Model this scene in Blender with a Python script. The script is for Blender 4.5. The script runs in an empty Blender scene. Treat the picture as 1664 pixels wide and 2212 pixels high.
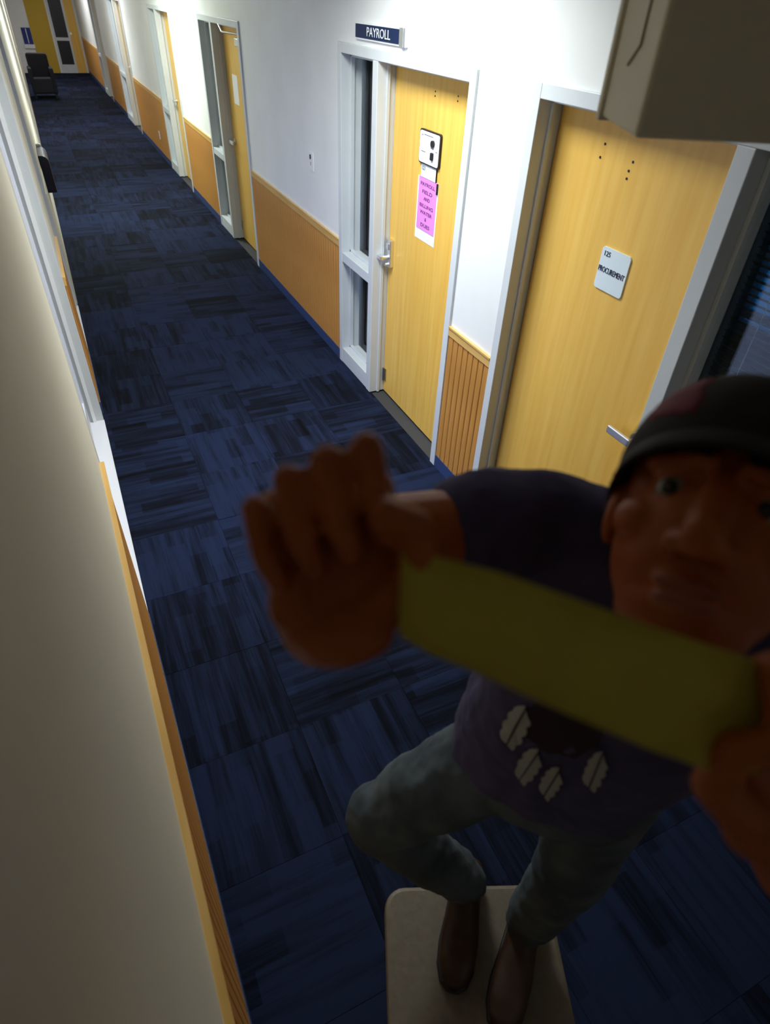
import bpy, bmesh, math, random
from mathutils import Vector, Matrix, noise
from mathutils.bvhtree import BVHTree

# ------------------------------------------------------------------ camera, world, lights, exposure
SC = bpy.context.scene
COL = SC.collection
random.seed(7)
IMG_W, IMG_H, FPX = 1664.0, 2212.0, 1334.8
YAW, PITCH, ROLL, CAMH = 0.470378, 0.697193, 0.051027, 2.3219
CAM = Vector((0.0, 0.0, CAMH))
FWD = Vector((math.sin(YAW) * math.cos(PITCH), math.cos(YAW) * math.cos(PITCH), -math.sin(PITCH)))
_r = Vector((math.cos(YAW), -math.sin(YAW), 0.0))
_u = _r.cross(FWD)
RGT = _r * math.cos(ROLL) + _u * math.sin(ROLL)
UPV = -_r * math.sin(ROLL) + _u * math.cos(ROLL)
cam_data = bpy.data.cameras.new('camera')
cam = bpy.data.objects.new('camera', cam_data)
COL.objects.link(cam)
cam_data.sensor_fit = 'VERTICAL'
cam_data.sensor_height = 36.0
cam_data.lens = FPX / IMG_H * 36.0
cam_data.clip_start = 0.01
M3 = Matrix((RGT, UPV, -FWD)).transposed()
cam.matrix_world = Matrix.Translation(CAM) @ M3.to_4x4()
cam_data.dof.use_dof = True
cam_data.dof.focus_distance = 3.2
cam_data.dof.aperture_fstop = 3.6
SC.camera = cam

world = bpy.data.worlds.new('world')
SC.world = world
world.use_nodes = True
wb = world.node_tree.nodes['Background']
wb.inputs[0].default_value = (0.52, 0.63, 0.98, 1)
wb.inputs[1].default_value = 2.4

SC.view_settings.view_transform = 'Standard'
SC.view_settings.look = 'None'
SC.view_settings.gamma = 1.0
SC.view_settings.use_curve_mapping = False
SC.view_settings.exposure = 0.6


def area(name, loc, sx, sy, power, color=(1, 1, 1), rot=(0, 0, 0)):
    d = bpy.data.lights.new(name, 'AREA')
    d.shape = 'RECTANGLE'
    d.size, d.size_y, d.energy, d.color = sx, sy, power, color
    o = bpy.data.objects.new(name, d)
    COL.objects.link(o)
    o.location, o.rotation_euler = loc, rot
    return o


CEIL = 2.75
ln = area('ceiling_lamp_near', (1.0, 3.0, CEIL - 0.03), 0.55, 1.15, 34, (0.93, 1.0, 0.97))
ln.data.spread = math.radians(152)
area('ceiling_lamp_middle', (0.85, 9.6, CEIL - 0.03), 0.55, 1.15, 60, (0.88, 1.0, 0.95))
area('near_end_fill', (0.85, -1.7, CEIL - 0.03), 0.55, 1.15, 0.7, (1.0, 0.95, 0.85))  # unseen weak fill added to lift the near end and the housing front
area('office_fill', (2.7, 4.0, CEIL - 0.03), 0.6, 0.6, 25, (0.95, 1.0, 1.0))  # added fill inside the office to brighten the payroll blind
area('ceiling_lamp_far', (0.75, 15.5, CEIL - 0.03), 0.55, 1.15, 45, (0.9, 0.97, 1.0))
area('ceiling_lamp_end', (0.75, 22.0, CEIL - 0.03), 0.55, 1.15, 30, (0.95, 0.97, 1.0))

# ------------------------------------------------------------------ materials


def mat(name, color, rough=0.6, metal=0.0, spec=0.4):
    m = bpy.data.materials.new(name)
    m.use_nodes = True
    b = m.node_tree.nodes['Principled BSDF']
    b.inputs['Base Color'].default_value = (*color, 1)
    b.inputs['Roughness'].default_value = rough
    b.inputs['Metallic'].default_value = metal
    b.inputs['Specular IOR Level'].default_value = spec
    return m


def noisy(name, c1, c2, scale=(8, 8, 8), rough=0.6, detail=4, bump=0.0, lo=0.35, hi=0.65, spec=0.4, n_scale=1.0):
    m = mat(name, c1, rough, 0, spec)
    nt = m.node_tree
    b = nt.nodes['Principled BSDF']
    tc = nt.nodes.new('ShaderNodeTexCoord')
    mp = nt.nodes.new('ShaderNodeMapping')
    mp.inputs['Scale'].default_value = scale
    nz = nt.nodes.new('ShaderNodeTexNoise')
    nz.inputs['Scale'].default_value = n_scale
    nz.inputs['Detail'].default_value = detail
    rp = nt.nodes.new('ShaderNodeValToRGB')
    rp.color_ramp.elements[0].position, rp.color_ramp.elements[0].color = lo, (*c1, 1)
    rp.color_ramp.elements[1].position, rp.color_ramp.elements[1].color = hi, (*c2, 1)
    nt.links.new(tc.outputs['Object'], mp.inputs['Vector'])
    nt.links.new(mp.outputs['Vector'], nz.inputs['Vector'])
    nt.links.new(nz.outputs['Fac'], rp.inputs['Fac'])
    nt.links.new(rp.outputs['Color'], b.inputs['Base Color'])
    if bump:
        bp = nt.nodes.new('ShaderNodeBump')
        bp.inputs['Strength'].default_value = bump
        bp.inputs['Distance'].default_value = 0.004
        nt.links.new(nz.outputs['Fac'], bp.inputs['Height'])
        nt.links.new(bp.outputs['Normal'], b.inputs['Normal'])
    return m


M_WALL = noisy('painted_wall', (0.80, 0.81, 0.80), (0.84, 0.85, 0.84), (3, 3, 3), 0.55)
M_WALL_L = noisy('painted_wall_beige', (0.76, 0.72, 0.61), (0.80, 0.76, 0.65), (2, 2, 2), 0.6)
M_CEIL = noisy('ceiling_tile', (0.75, 0.75, 0.73), (0.8, 0.8, 0.78), (40, 40, 40), 0.9)
M_FRAME = noisy('painted_metal_frame', (0.60, 0.63, 0.66), (0.66, 0.69, 0.71), (2, 2, 2), 0.42)
M_OAK = noisy('oak_veneer', (0.78, 0.44, 0.075), (0.86, 0.54, 0.12), (30, 30, 1.6), 0.38, 6, 0.0, 0.3, 0.7)
M_PLANK = noisy('wainscot_wood', (0.50, 0.22, 0.045), (0.62, 0.30, 0.07), (40, 40, 2.0), 0.45, 5)
M_RAIL = noisy('rail_wood', (0.62, 0.36, 0.10), (0.72, 0.45, 0.15), (30, 3, 30), 0.4, 5)
M_BASE = mat('vinyl_base', (0.035, 0.06, 0.16), 0.45)
M_DARK = mat('dark_interior', (0.05, 0.05, 0.055), 0.8)
M_OFFICE = mat('office_wall', (0.25, 0.26, 0.28), 0.8)
M_METAL = mat('satin_chrome', (0.80, 0.82, 0.86), 0.38, 1.0)
M_BRASS = mat('hinge_metal', (0.45, 0.42, 0.38), 0.35, 1.0)
M_WHITE = mat('white_plastic', (0.85, 0.86, 0.88), 0.4)
M_BLACK = mat('black_plastic', (0.012, 0.012, 0.018), 0.4)
M_NAVY = mat('navy_sign', (0.006, 0.018, 0.07), 0.6, 0, 0.2)
M_LETTER = mat('white_letter', (0.85, 0.88, 0.85), 0.5)
M_INK = mat('dark_ink', (0.02, 0.03, 0.08), 0.6)
M_PINKINK = mat('plum_ink', (0.16, 0.02, 0.18), 0.6)
M_PINK = mat('pink_paper', (0.78, 0.26, 0.72), 0.7)
M_PAPER = mat('white_paper', (0.86, 0.84, 0.83), 0.7)
M_WDOOR = mat('white_door', (0.78, 0.79, 0.86), 0.4)
M_SLAT = mat('blind_slat', (0.78, 0.82, 0.84), 0.45)
M_SLAT_D = mat('dark_blind_slat', (0.10, 0.10, 0.10), 0.5)
M_FOUNT = mat('black_enamel', (0.008, 0.01, 0.03), 0.35)
M_STEEL = mat('brushed_steel', (0.5, 0.5, 0.48), 0.4, 0.8)
M_BOX = noisy('beige_metal', (0.66, 0.61, 0.47), (0.70, 0.65, 0.51), (3, 3, 3), 0.55)
M_SEAT = noisy('beige_vinyl', (0.14, 0.115, 0.085), (0.165, 0.135, 0.10), (60, 60, 60), 0.5, 3, 0.15)
M_SKIN = noisy('skin', (0.32, 0.066, 0.009), (0.37, 0.082, 0.013), (22, 22, 22), 0.5)
M_SHIRT = noisy('navy_cotton', (0.050, 0.042, 0.105), (0.062, 0.052, 0.125), (25, 25, 25), 0.9, 4)
M_JEANS = noisy('washed_denim', (0.040, 0.054, 0.072), (0.085, 0.105, 0.125), (10, 10, 10), 0.9, 6)
M_SHOE = noisy('brown_leather', (0.035, 0.016, 0.010), (0.05, 0.024, 0.015), (30, 30, 30), 0.45)
M_CAP = noisy('black_cap_cloth', (0.010, 0.008, 0.010), (0.016, 0.012, 0.015), (60, 60, 60), 0.85)
M_MAROON = mat('maroon_cap_panel', (0.17, 0.020, 0.05), 0.8)
M_BANDC = mat('grey_cap_band', (0.035, 0.033, 0.040), 0.8)
M_TAPE = noisy('olive_tape', (0.44, 0.36, 0.05), (0.48, 0.40, 0.06), (40, 40, 40), 0.6)
M_FEATHER = mat('feather_print', (0.36, 0.35, 0.34), 0.9)
M_PRINT = mat('dark_print', (0.020, 0.009, 0.014), 0.9)
M_MUSTARD = mat('mustard_paint', (0.55, 0.36, 0.03), 0.6)
M_BLUE = mat('blue_board', (0.02, 0.03, 0.20), 0.6)
M_EYE = mat('eye_white', (0.30, 0.26, 0.22), 0.12)
M_IRIS = mat('eye_dark', (0.02, 0.012, 0.008), 0.1)
M_LIP = mat('lip', (0.30, 0.08, 0.05), 0.45)
M_CHAIR = mat('dark_chair_fabric', (0.02, 0.02, 0.028), 0.85)


def glass_mat(name, tint):
    m = bpy.data.materials.new(name)
    m.use_nodes = True
    nt = m.node_tree
    nt.nodes.remove(nt.nodes['Principled BSDF'])
    out = nt.nodes['Material Output']
    tr = nt.nodes.new('ShaderNodeBsdfTransparent')
    tr.inputs[0].default_value = (*tint, 1)
    gl = nt.nodes.new('ShaderNodeBsdfGlossy')
    gl.inputs['Roughness'].default_value = 0.03
    fr = nt.nodes.new('ShaderNodeFresnel')
    fr.inputs[0].default_value = 1.45
    mx = nt.nodes.new('ShaderNodeMixShader')
    nt.links.new(fr.outputs[0], mx.inputs[0])
    nt.links.new(tr.outputs[0], mx.inputs[1])
    nt.links.new(gl.outputs[0], mx.inputs[2])
    nt.links.new(mx.outputs[0], out.inputs[0])
    return m


M_GLASS = glass_mat('window_glass', (0.78, 0.84, 0.84))
M_GLASS_L = glass_mat('entrance_glass', (0.92, 0.92, 0.94))
M_GLASS_T = glass_mat('teal_tinted_glass', (0.035, 0.17, 0.24))
M_CONC = mat('pale_concrete', (0.5, 0.5, 0.5), 0.9)


def carpet_mat():
    m = mat('carpet_tile', (0.03, 0.04, 0.08), 0.95, 0, 0.1)
    nt = m.node_tree
    b = nt.nodes['Principled BSDF']
    tc = nt.nodes.new('ShaderNodeTexCoord')
    oi = nt.nodes.new('ShaderNodeObjectInfo')
    ad = nt.nodes.new('ShaderNodeVectorMath')
    ad.operation = 'ADD'
    sc = nt.nodes.new('ShaderNodeVectorMath')
    sc.operation = 'SCALE'
    sc.inputs['Scale'].default_value = 40
    cb = nt.nodes.new('ShaderNodeCombineXYZ')
    for i in range(3):
        nt.links.new(oi.outputs['Random'], cb.inputs[i])
    nt.links.new(cb.outputs[0], sc.inputs[0])
    nt.links.new(tc.outputs['Object'], ad.inputs[0])
    nt.links.new(sc.outputs[0], ad.inputs[1])

    def nz(scale, s):
        mp = nt.nodes.new('ShaderNodeMapping')
        mp.inputs['Scale'].default_value = scale
        n = nt.nodes.new('ShaderNodeTexNoise')
        n.inputs['Scale'].default_value = s
        n.inputs['Detail'].default_value = 3
        nt.links.new(ad.outputs[0], mp.inputs['Vector'])
        nt.links.new(mp.outputs['Vector'], n.inputs['Vector'])
        return n
    streak = nz((1.5, 26, 1), 1.0)
    fine = nz((6, 120, 1), 1.0)
    # rectangular blocks of darker pile inside each tile
    br = nt.nodes.new('ShaderNodeTexBrick')
    br.inputs['Scale'].default_value = 4.0
    br.inputs['Mortar Size'].default_value = 0.0
    br.inputs['Color1'].default_value = (0.25, 0.25, 0.25, 1)
    br.inputs['Color2'].default_value = (1, 1, 1, 1)
    br.inputs['Brick Width'].default_value = 0.9
    br.inputs['Row Height'].default_value = 0.35
    nt.links.new(ad.outputs[0], br.inputs['Vector'])
    a1 = nt.nodes.new('ShaderNodeMath')
    a1.operation = 'MULTIPLY_ADD'
    a1.inputs[1].default_value = 0.9
    nt.links.new(streak.outputs['Fac'], a1.inputs[0])
    a2 = nt.nodes.new('ShaderNodeMath')
    a2.operation = 'MULTIPLY'
    a2.inputs[1].default_value = 0.36
    nt.links.new(br.outputs['Color'], a2.inputs[0])
    nt.links.new(a2.outputs[0], a1.inputs[2])
    a3 = nt.nodes.new('ShaderNodeMath')
    a3.operation = 'MULTIPLY_ADD'
    a3.inputs[1].default_value = 0.45
    nt.links.new(fine.outputs['Fac'], a3.inputs[0])
    nt.links.new(a1.outputs[0], a3.inputs[2])
    a4 = nt.nodes.new('ShaderNodeMath')
    a4.operation = 'MULTIPLY_ADD'
    a4.inputs[1].default_value = 0.30
    nt.links.new(oi.outputs['Random'], a4.inputs[0])
    nt.links.new(a3.outputs[0], a4.inputs[2])
    rp = nt.nodes.new('ShaderNodeValToRGB')
    rp.color_ramp.elements[0].position, rp.color_ramp.elements[0].color = 0.62, (0.0012, 0.0014, 0.0030, 1)
    rp.color_ramp.elements[1].position, rp.color_ramp.elements[1].color = 1.25, (0.012, 0.0195, 0.052, 1)
    e = rp.color_ramp.elements.new(0.9)
    e.color = (0.0048, 0.0064, 0.0145, 1)
    mr = nt.nodes.new('ShaderNodeMath')
    mr.operation = 'MULTIPLY'
    mr.inputs[1].default_value = 0.8
    nt.links.new(a4.outputs[0], mr.inputs[0])
    for el, p in zip(rp.color_ramp.elements, (0.50, 0.72, 1.0)):
        el.position = p
    nt.links.new(mr.outputs[0], rp.inputs['Fac'])
    nt.links.new(rp.outputs['Color'], b.inputs['Base Color'])
    return m


M_CARPET = carpet_mat()

# ------------------------------------------------------------------ mesh helpers


def box(bm, x0, x1, y0, y1, z0, z1):
    m = Matrix.Translation(((x0 + x1) / 2, (y0 + y1) / 2, (z0 + z1) / 2)) @ Matrix.Diagonal((abs(x1 - x0), abs(y1 - y0), abs(z1 - z0), 1))
    return bmesh.ops.create_cube(bm, size=1.0, matrix=m)['verts']


def ball(bm, c, r, rot=None, sub=3):
    if not hasattr(r, '__len__'):
        r = (r, r, r)
    m = Matrix.Translation(c) @ (rot.to_4x4() if rot else Matrix.Identity(4)) @ Matrix.Diagonal((*r, 1))
    return bmesh.ops.create_icosphere(bm, subdivisions=sub, radius=1.0, matrix=m)['verts']


def limb(bm, p0, r0, p1, r1, seg=16):
    p0, p1 = Vector(p0), Vector(p1)
    d = p1 - p0
    q = d.to_track_quat('Z', 'Y').to_matrix().to_4x4()
    bmesh.ops.create_cone(bm, cap_ends=True, segments=seg, radius1=r0, radius2=r1, depth=d.length, matrix=Matrix.Translation((p0 + p1) / 2) @ q)
    ball(bm, p0, r0, None, 2)
    ball(bm, p1, r1, None, 2)


def cyl(bm, c, axis, r, h, seg=20, r2=None):
    q = Vector(axis).to_track_quat('Z', 'Y').to_matrix().to_4x4()
    return bmesh.ops.create_cone(bm, cap_ends=True, segments=seg, radius1=r, radius2=r if r2 is None else r2, depth=h, matrix=Matrix.Translation(c) @ q)['verts']


def loft(bm, rings, n=28, cap=True):
    """rings: (centre, side axis, front axis, side radius, front radius, exponent)"""
    rows = []
    for c, s, f, rs, rf in rings:
        row = []
        for i in range(n):
            a = 2 * math.pi * i / n
            ca, sa = math.cos(a), math.sin(a)
            k = 0.85
            row.append(bm.verts.new(Vector(c) + Vector(s) * rs * math.copysign(abs(ca) ** k, ca) + Vector(f) * rf * math.copysign(abs(sa) ** k, sa)))
        rows.append(row)
    for a, b in zip(rows, rows[1:]):
        for i in range(n):
            j = (i + 1) % n
            bm.faces.new((a[i], a[j], b[j], b[i]))
    if cap:
        bm.faces.new(rows[0][::-1])
        bm.faces.new(rows[-1])
    return rows


def finish(o, m, smooth=False, bevel=0.0, seg=2):
    o.data.materials.append(m)
    if smooth:
        for p in o.data.polygons:
            p.use_smooth = True
    if bevel:
        b = o.modifiers.new('bevel', 'BEVEL')
        b.width, b.segments, b.limit_method = bevel, seg, 'ANGLE'
        b.angle_limit = math.radians(40)
    return o


def own(o, parent):
    o.parent = parent
    o.matrix_parent_inverse = parent.matrix_basis.inverted()


def obj(name, bm, m, parent=None, smooth=False, bevel=0.0, label=None, kind=None):
    bmesh.ops.recalc_face_normals(bm, faces=bm.faces)
    me = bpy.data.meshes.new(name)
    bm.to_mesh(me)
    bm.free()
    o = bpy.data.objects.new(name, me)
    COL.objects.link(o)
    finish(o, m, smooth, bevel)
    if parent:
        own(o, parent)
    if label:
        o['label'] = label
    if kind:
        o['kind'] = kind
    return o


def boxobj(name, dims, m, parent=None, bevel=0.0, label=None, kind=None):
    bm = bmesh.new()
    for d in ([dims] if not hasattr(dims[0], '__len__') else dims):
        box(bm, *d)
    return obj(name, bm, m, parent, False, bevel, label, kind)


def empty(name, loc=(0, 0, 0), **props):
    o = bpy.data.objects.new(name, None)
    COL.objects.link(o)
    o.location = loc
    o.empty_display_size = 0.1
    for k, v in props.items():
        o[k] = v
    return o


def tag(o, label, cat, group=None):
    o['label'], o['category'] = label, cat
    if group:
        o['group'] = group
    return o


def remesh(bm, voxel, smooth_it=3):
    """one continuous surface out of overlapping closed shapes"""
    bmesh.ops.recalc_face_normals(bm, faces=bm.faces)
    me = bpy.data.meshes.new('tmp')
    bm.to_mesh(me)
    bm.free()
    o = bpy.data.objects.new('tmp', me)
    COL.objects.link(o)
    md = o.modifiers.new('r', 'REMESH')
    md.mode, md.voxel_size = 'VOXEL', voxel
    dg = bpy.context.evaluated_depsgraph_get()
    dg.update()
    out = bpy.data.meshes.new_from_object(o.evaluated_get(dg))
    bpy.data.objects.remove(o)
    bpy.data.meshes.remove(me)
    b2 = bmesh.new()
    b2.from_mesh(out)
    bpy.data.meshes.remove(out)
    for _ in range(smooth_it):
        bmesh.ops.smooth_vert(b2, verts=b2.verts, factor=0.5, use_axis_x=True, use_axis_y=True, use_axis_z=True)
    return b2


def wrinkle(bm, amp, scale, mask=None):
    bm.normal_update()
    for v in bm.verts:
        w = mask(v.co) if mask else 1.0
        n = noise.noise(v.co * scale) + 0.5 * noise.noise(v.co * scale * 2.3)
        v.co += v.normal * (amp * w * n)


def text(name, body, size, loc, right, up, m, parent=None, align='CENTER', width=None, thick=0.0006):
    cu = bpy.data.curves.new('t', 'FONT')
    cu.body, cu.size, cu.align_x, cu.align_y = body, size, align, 'CENTER'
    cu.extrude = thick
    cu.resolution_u = 3
    t = bpy.data.objects.new('t', cu)
    COL.objects.link(t)
    dg = bpy.context.evaluated_depsgraph_get()
    dg.update()
    me = bpy.data.meshes.new_from_object(t.evaluated_get(dg))
    bpy.data.objects.remove(t)
    right, up = Vector(right), Vector(up)
    nrm = right.cross(up)
    xs = [v.co.x for v in me.vertices]
    k = 1.0
    if width and xs:
        k = width / (max(xs) - min(xs))
    for v in me.vertices:
        v.co = Vector(loc) + right * v.co.x * k + up * v.co.y + nrm * v.co.z
    o = bpy.data.objects.new(name, me)
    COL.objects.link(o)
    me.materials.append(m)
    if parent:
        own(o, parent)
    return o


def px(u, v, depth):
    return CAM + (RGT * ((u - 832) / FPX) - UPV * ((v - 1106) / FPX) + FWD) * depth


# ------------------------------------------------------------------ room shell
XR, XL = 1.76, -0.12         # corridor wall faces
Y0, Y1 = -2.4, 26.0
PIV = 2.14                   # left wall bends very slightly at this point


def lx(y):
    return XL + 0.012 * max(0.0, PIV - y)


def shear_left(o):
    for v in o.data.vertices:
        v.co.x += 0.012 * max(0.0, PIV - v.co.y)


floor = empty('floor', (0.8, 12, 0), kind='structure')
boxobj('floor_slab', [(XL - 0.14, 5.2, Y0 - 0.1, Y1 + 0.1, -0.15, -0.012)], M_DARK, floor)
tile_me = None
TS = 0.47
nx, ny = 4, int((Y1 - Y0) / TS) + 1
for j in range(ny):
    for i in range(nx):
        x, y = XL + 0.0 + TS * (i + 0.5), Y0 + TS * (j + 0.5)
        if tile_me is None:
            bm = bmesh.new()
            h = TS / 2 - 0.0006
            box(bm, -h, h, -h, h, -0.012, 0.0)
            t = obj('carpet_tile', bm, M_CARPET, None, False, 0.0)
            tile_me = t.data
        else:
            t = bpy.data.objects.new('carpet_tile', tile_me)
            COL.objects.link(t)
        t.location = (x, y, random.uniform(-0.0006, 0.0006))
        t.rotation_euler = (0, 0, math.pi / 2 * random.choice((0, 1, 1, 2, 3)))
        own(t, floor)

boxobj('ceiling', [(XL - 0.3, 5.2, Y0 - 0.1, Y1 + 0.1, CEIL, CEIL + 0.1)], M_CEIL, kind='structure')

FT = 2.09                     # top of the door frames
# right wall: openings (y near, y far)
FRAMES = {'procurement': (0.62, 2.358), 'payroll': (2.775, 4.40), 'third': (6.74, 8.43), 'fourth': (10.08, 11.75), 'fifth': (14.86, 16.9), 'sixth': (19.4, 21.2)}
segs = []
prev = Y0
for k, (a, b) in FRAMES.items():
    segs.append((XR, XR + 0.12, prev, a, 0, CEIL))
    segs.append((XR, XR + 0.12, a, b, FT, CEIL))
    prev = b
segs.append((XR, XR + 0.12, prev, Y1, 0, CEIL))
boxobj('wall_right', segs, M_WALL, kind='structure')

# left wall: two doorways
LDOORS = [(2.14, 4.14), (5.11, 6.28), (12.0, 13.2)]
segs, prev = [], Y0
for a, b in LDOORS:
    ys = [prev, a] if prev > 0 else [Y0, 0, 1, a]
    for q0, q1 in zip(ys, ys[1:]):
        segs.append((XL - 0.14, XL, q0, q1, 0, CEIL))
    segs.append((XL - 0.14, XL, a, b, FT, CEIL))
    prev = b
segs.append((XL - 0.14, XL, prev, Y1, 0, CEIL))
wl = boxobj('wall_left', segs, M_WALL_L, kind='structure')
shear_left(wl)
boxobj('wall_far', [(XL - 0.14, XR + 0.12, Y1, Y1 + 0.12, 0, CEIL)], M_WALL, kind='structure')
boxobj('wall_near', [(XL - 0.2, XR + 0.12, Y0 - 0.12, Y0, 0, CEIL)], M_WALL_L, kind='structure')
# offices behind the right wall (seen only through the sidelights)
OX = 3.5
boxobj('wall_office', [(OX, OX + 0.12, Y0, 0.55, 0, CEIL), (OX, OX + 0.12, 2.36, Y1, 0, CEIL), (OX, OX + 0.12, 0.55, 2.36, 0, 0.84), (OX, OX + 0.12, 0.55, 2.36, 2.1, CEIL),
                       (XR + 0.12, OX, 2.5, 2.6, 0, CEIL), (XR + 0.12, OX, 4.6, 4.7, 0, CEIL), (XR + 0.12, OX, -0.4, -0.3, 0, CEIL), (XR + 0.12, OX, 9.0, 9.1, 0, CEIL), (XR + 0.12, OX, 13.0, 13.1, 0, CEIL), (XR + 0.12, OX, Y1 - 2, Y1 - 1.9, 0, CEIL)], M_OFFICE, kind='structure')
w1 = empty('window_1', (OX, 1.45, 0.84), kind='structure')
boxobj('window_frame', [(OX - 0.03, OX + 0.06, 0.55, 2.36, 0.84, 0.90), (OX - 0.03, OX + 0.06, 0.55, 2.36, 2.05, 2.1), (OX - 0.03, OX + 0.06, 2.31, 2.36, 0.9, 2.05), (OX - 0.03, OX + 0.06, 0.55, 0.6, 0.9, 2.05), (OX - 0.02, OX + 0.05, 0.55, 2.36, 0.95, 0.975)], M_FRAME, w1, 0.004)
boxobj('window_pane', [(OX + 0.02, OX + 0.026, 0.6, 2.31, 0.9, 2.05)], M_GLASS_T, w1)

# ------------------------------------------------------------------ frames with doors and sidelights on the right wall


def lever(parent, x, y, z, sgn, m=M_METAL):
    """lever handle on a door face at x; the lever points along sgn*Y"""
    bm = bmesh.new()
    cyl(bm, (x - 0.006, y, z), (1, 0, 0), 0.032, 0.012, 24)
    cyl(bm, (x - 0.030, y, z), (1, 0, 0), 0.011, 0.05, 16)
    box(bm, x - 0.062, x - 0.046, min(y - sgn * 0.012, y + sgn * 0.115), max(y - sgn * 0.012, y + sgn * 0.115), z - 0.016, z + 0.016)
    return obj('handle', bm, m, parent, False, 0.003)


def frame_unit(name, ya, yb, door, mull, glass, blind=None, depth=0.175, sill=0.12):
    """door=(y0,y1) opening, mull=(y0,y1), glass=(y0,y1); returns (root, slab)"""
    xf, xb = XR - 0.014, XR + depth
    root = empty(name, (XR, (ya + yb) / 2, 0), kind='structure')
    lo, hi = min(door[0], glass[0]), max(door[1], glass[1])
    parts = [(xf, xb, ya, lo, 0, FT), (xf, xb, hi, yb, 0, FT), (xf, xb, lo, hi, FT - 0.052, FT), (xf, xb, mull[0], mull[1], 0, FT - 0.052)]
    boxobj('frame', parts, M_FRAME, root, 0.003)
    # door stops
    boxobj('door_stop', [(XR + 0.045, XR + 0.062, door[0], door[0] + 0.012, 0, FT - 0.052), (XR + 0.045, XR + 0.062, door[1] - 0.012, door[1], 0, FT - 0.052), (XR + 0.045, XR + 0.062, door[0], door[1], FT - 0.064, FT - 0.052)], M_FRAME, root)
    g0, g1 = glass
    boxobj('sidelight_rail', [(xf + 0.004, xb, g0, g1, 0.0, sill), (xf + 0.004, xb, g0, g1, 0.80, 0.865)], M_FRAME, root, 0.003)
    st = []
    for z0, z1 in ((sill, 0.80), (0.865, FT - 0.052)):
        st += [(XR + 0.05, XR + 0.075, g0, g0 + 0.018, z0, z1), (XR + 0.05, XR + 0.075, g1 - 0.018, g1, z0, z1), (XR + 0.05, XR + 0.075, g0, g1, z0, z0 + 0.018), (XR + 0.05, XR + 0.075, g0, g1, z1 - 0.018, z1)]
    boxobj('glazing_stop', st, M_FRAME, root, 0.002)
    for z0, z1 in ((sill, 0.80), (0.865, FT - 0.052)):
        boxobj('sidelight_glass', [(XR + 0.130, XR + 0.136, g0, g1, z0, z1)], M_GLASS, root)
    bm = bmesh.new()
    box(bm, XR + 0.10, XR + 0.145, door[0] + 0.004, door[1] - 0.004, 0.006, FT - 0.058)
    slab = obj('door_slab', bm, M_OAK, root, False, 0.002)
    if blind:
        bd = empty('window_blind', (XR + 0.2, (g0 + g1) / 2, blind[0]))
        bm = bmesh.new()
        z = blind[0]
        while z < blind[1]:
            vs = box(bm, -0.012, 0.012, g0 + 0.004, g1 - 0.004, -0.0007, 0.0007)
            bmesh.ops.rotate(bm, verts=vs, cent=(0, 0, 0), matrix=Matrix.Rotation(math.radians(35 if blind[2] is M_SLAT_D else -48), 3, 'Y'))
            bmesh.ops.translate(bm, verts=vs, vec=(XR + 0.165, 0, z))
            z += 0.0225
        obj('slats', bm, blind[2], bd, kind='stuff')
        boxobj('head_rail', [(XR + 0.150, XR + 0.173, g0 + 0.004, g1 - 0.004, blind[1], blind[1] + 0.035)], blind[2], bd, 0.003)
        boxobj('bottom_rail', [(XR + 0.155, XR + 0.172, g0 + 0.004, g1 - 0.004, blind[0] - 0.025, blind[0] - 0.008)], blind[2], bd, 0.003)
        boxobj('cord', [(XR + 0.146, XR + 0.148, g1 - 0.12, g1 - 0.118, 1.2, blind[1])], M_WHITE, bd)
        tag(bd, blind[3], 'blind')
    return root, slab


XD = XR + 0.10               # corridor face of the doors
d1, s1 = frame_unit('door_1', 0.62, 2.358, (1.375, 2.305), (1.312, 1.375), (0.68, 1.312),
                    (0.30, 2.0, M_SLAT_D, 'dark blind behind the sidelight right of the procurement door'))
d2, s2 = frame_unit('door_2', 2.775, 4.40, (2.83, 3.80), (3.80, 3.868), (3.868, 4.345),
                    (0.42, 1.99, M_SLAT, 'grey slatted blind behind the tall sidelight left of the payroll door'))
d3, s3 = frame_unit('door_3', 6.74, 8.43, (6.80, 7.80), (7.80, 7.87), (7.87, 8.375))
d4, s4 = frame_unit('door_4', 10.08, 11.75, (10.14, 11.12), (11.12, 11.19), (11.19, 11.69))
d5, s5 = frame_unit('door_5', 14.86, 16.9, (14.92, 15.9), (15.9, 15.97), (15.97, 16.84))
d6, s6 = frame_unit('door_6', 19.4, 21.2, (19.46, 20.44), (20.44, 20.51), (20.51, 21.14))
lever(s1, XD, 1.445, 0.985, 1)
# payroll door: lever lock with keypad plate at its far edge, and a low latch plate
bm = bmesh.new()
box(bm, XD - 0.028, XD, 3.722, 3.785, 0.94, 1.11)
box(bm, XD - 0.036, XD - 0.024, 3.735, 3.772, 1.05, 1.09)
cyl(bm, (XD - 0.045, 3.755, 1.0), (1, 0, 0), 0.014, 0.06, 16)
box(bm, XD - 0.085, XD - 0.065, 3.74, 3.86, 0.988, 1.012)
cyl(bm, (XD - 0.03, 3.755, 0.955), (1, 0, 0), 0.012, 0.03, 16)
obj('lock_set', bm, M_METAL, s2, False, 0.004)
bm = bmesh.new()
box(bm, XD - 0.006, XD, 3.755, 3.785, 0.09, 0.19)
cyl(bm, (XD - 0.008, 3.787, 0.14), (0, 0, 1), 0.008, 0.1, 12)
obj('hinge', bm, M_BRASS, s2, False, 0.001)
lever(s3, XD, 7.73, 1.02, -1)
lever(s4, XD, 11.05, 1.0, -1)
lever(s5, XD, 15.83, 1.0, -1)
bm = bmesh.new()
box(bm, XD - 0.006, XD, 7.76, 7.79, 0.1, 0.2)
obj('hinge', bm, M_BRASS, s3)
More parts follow.
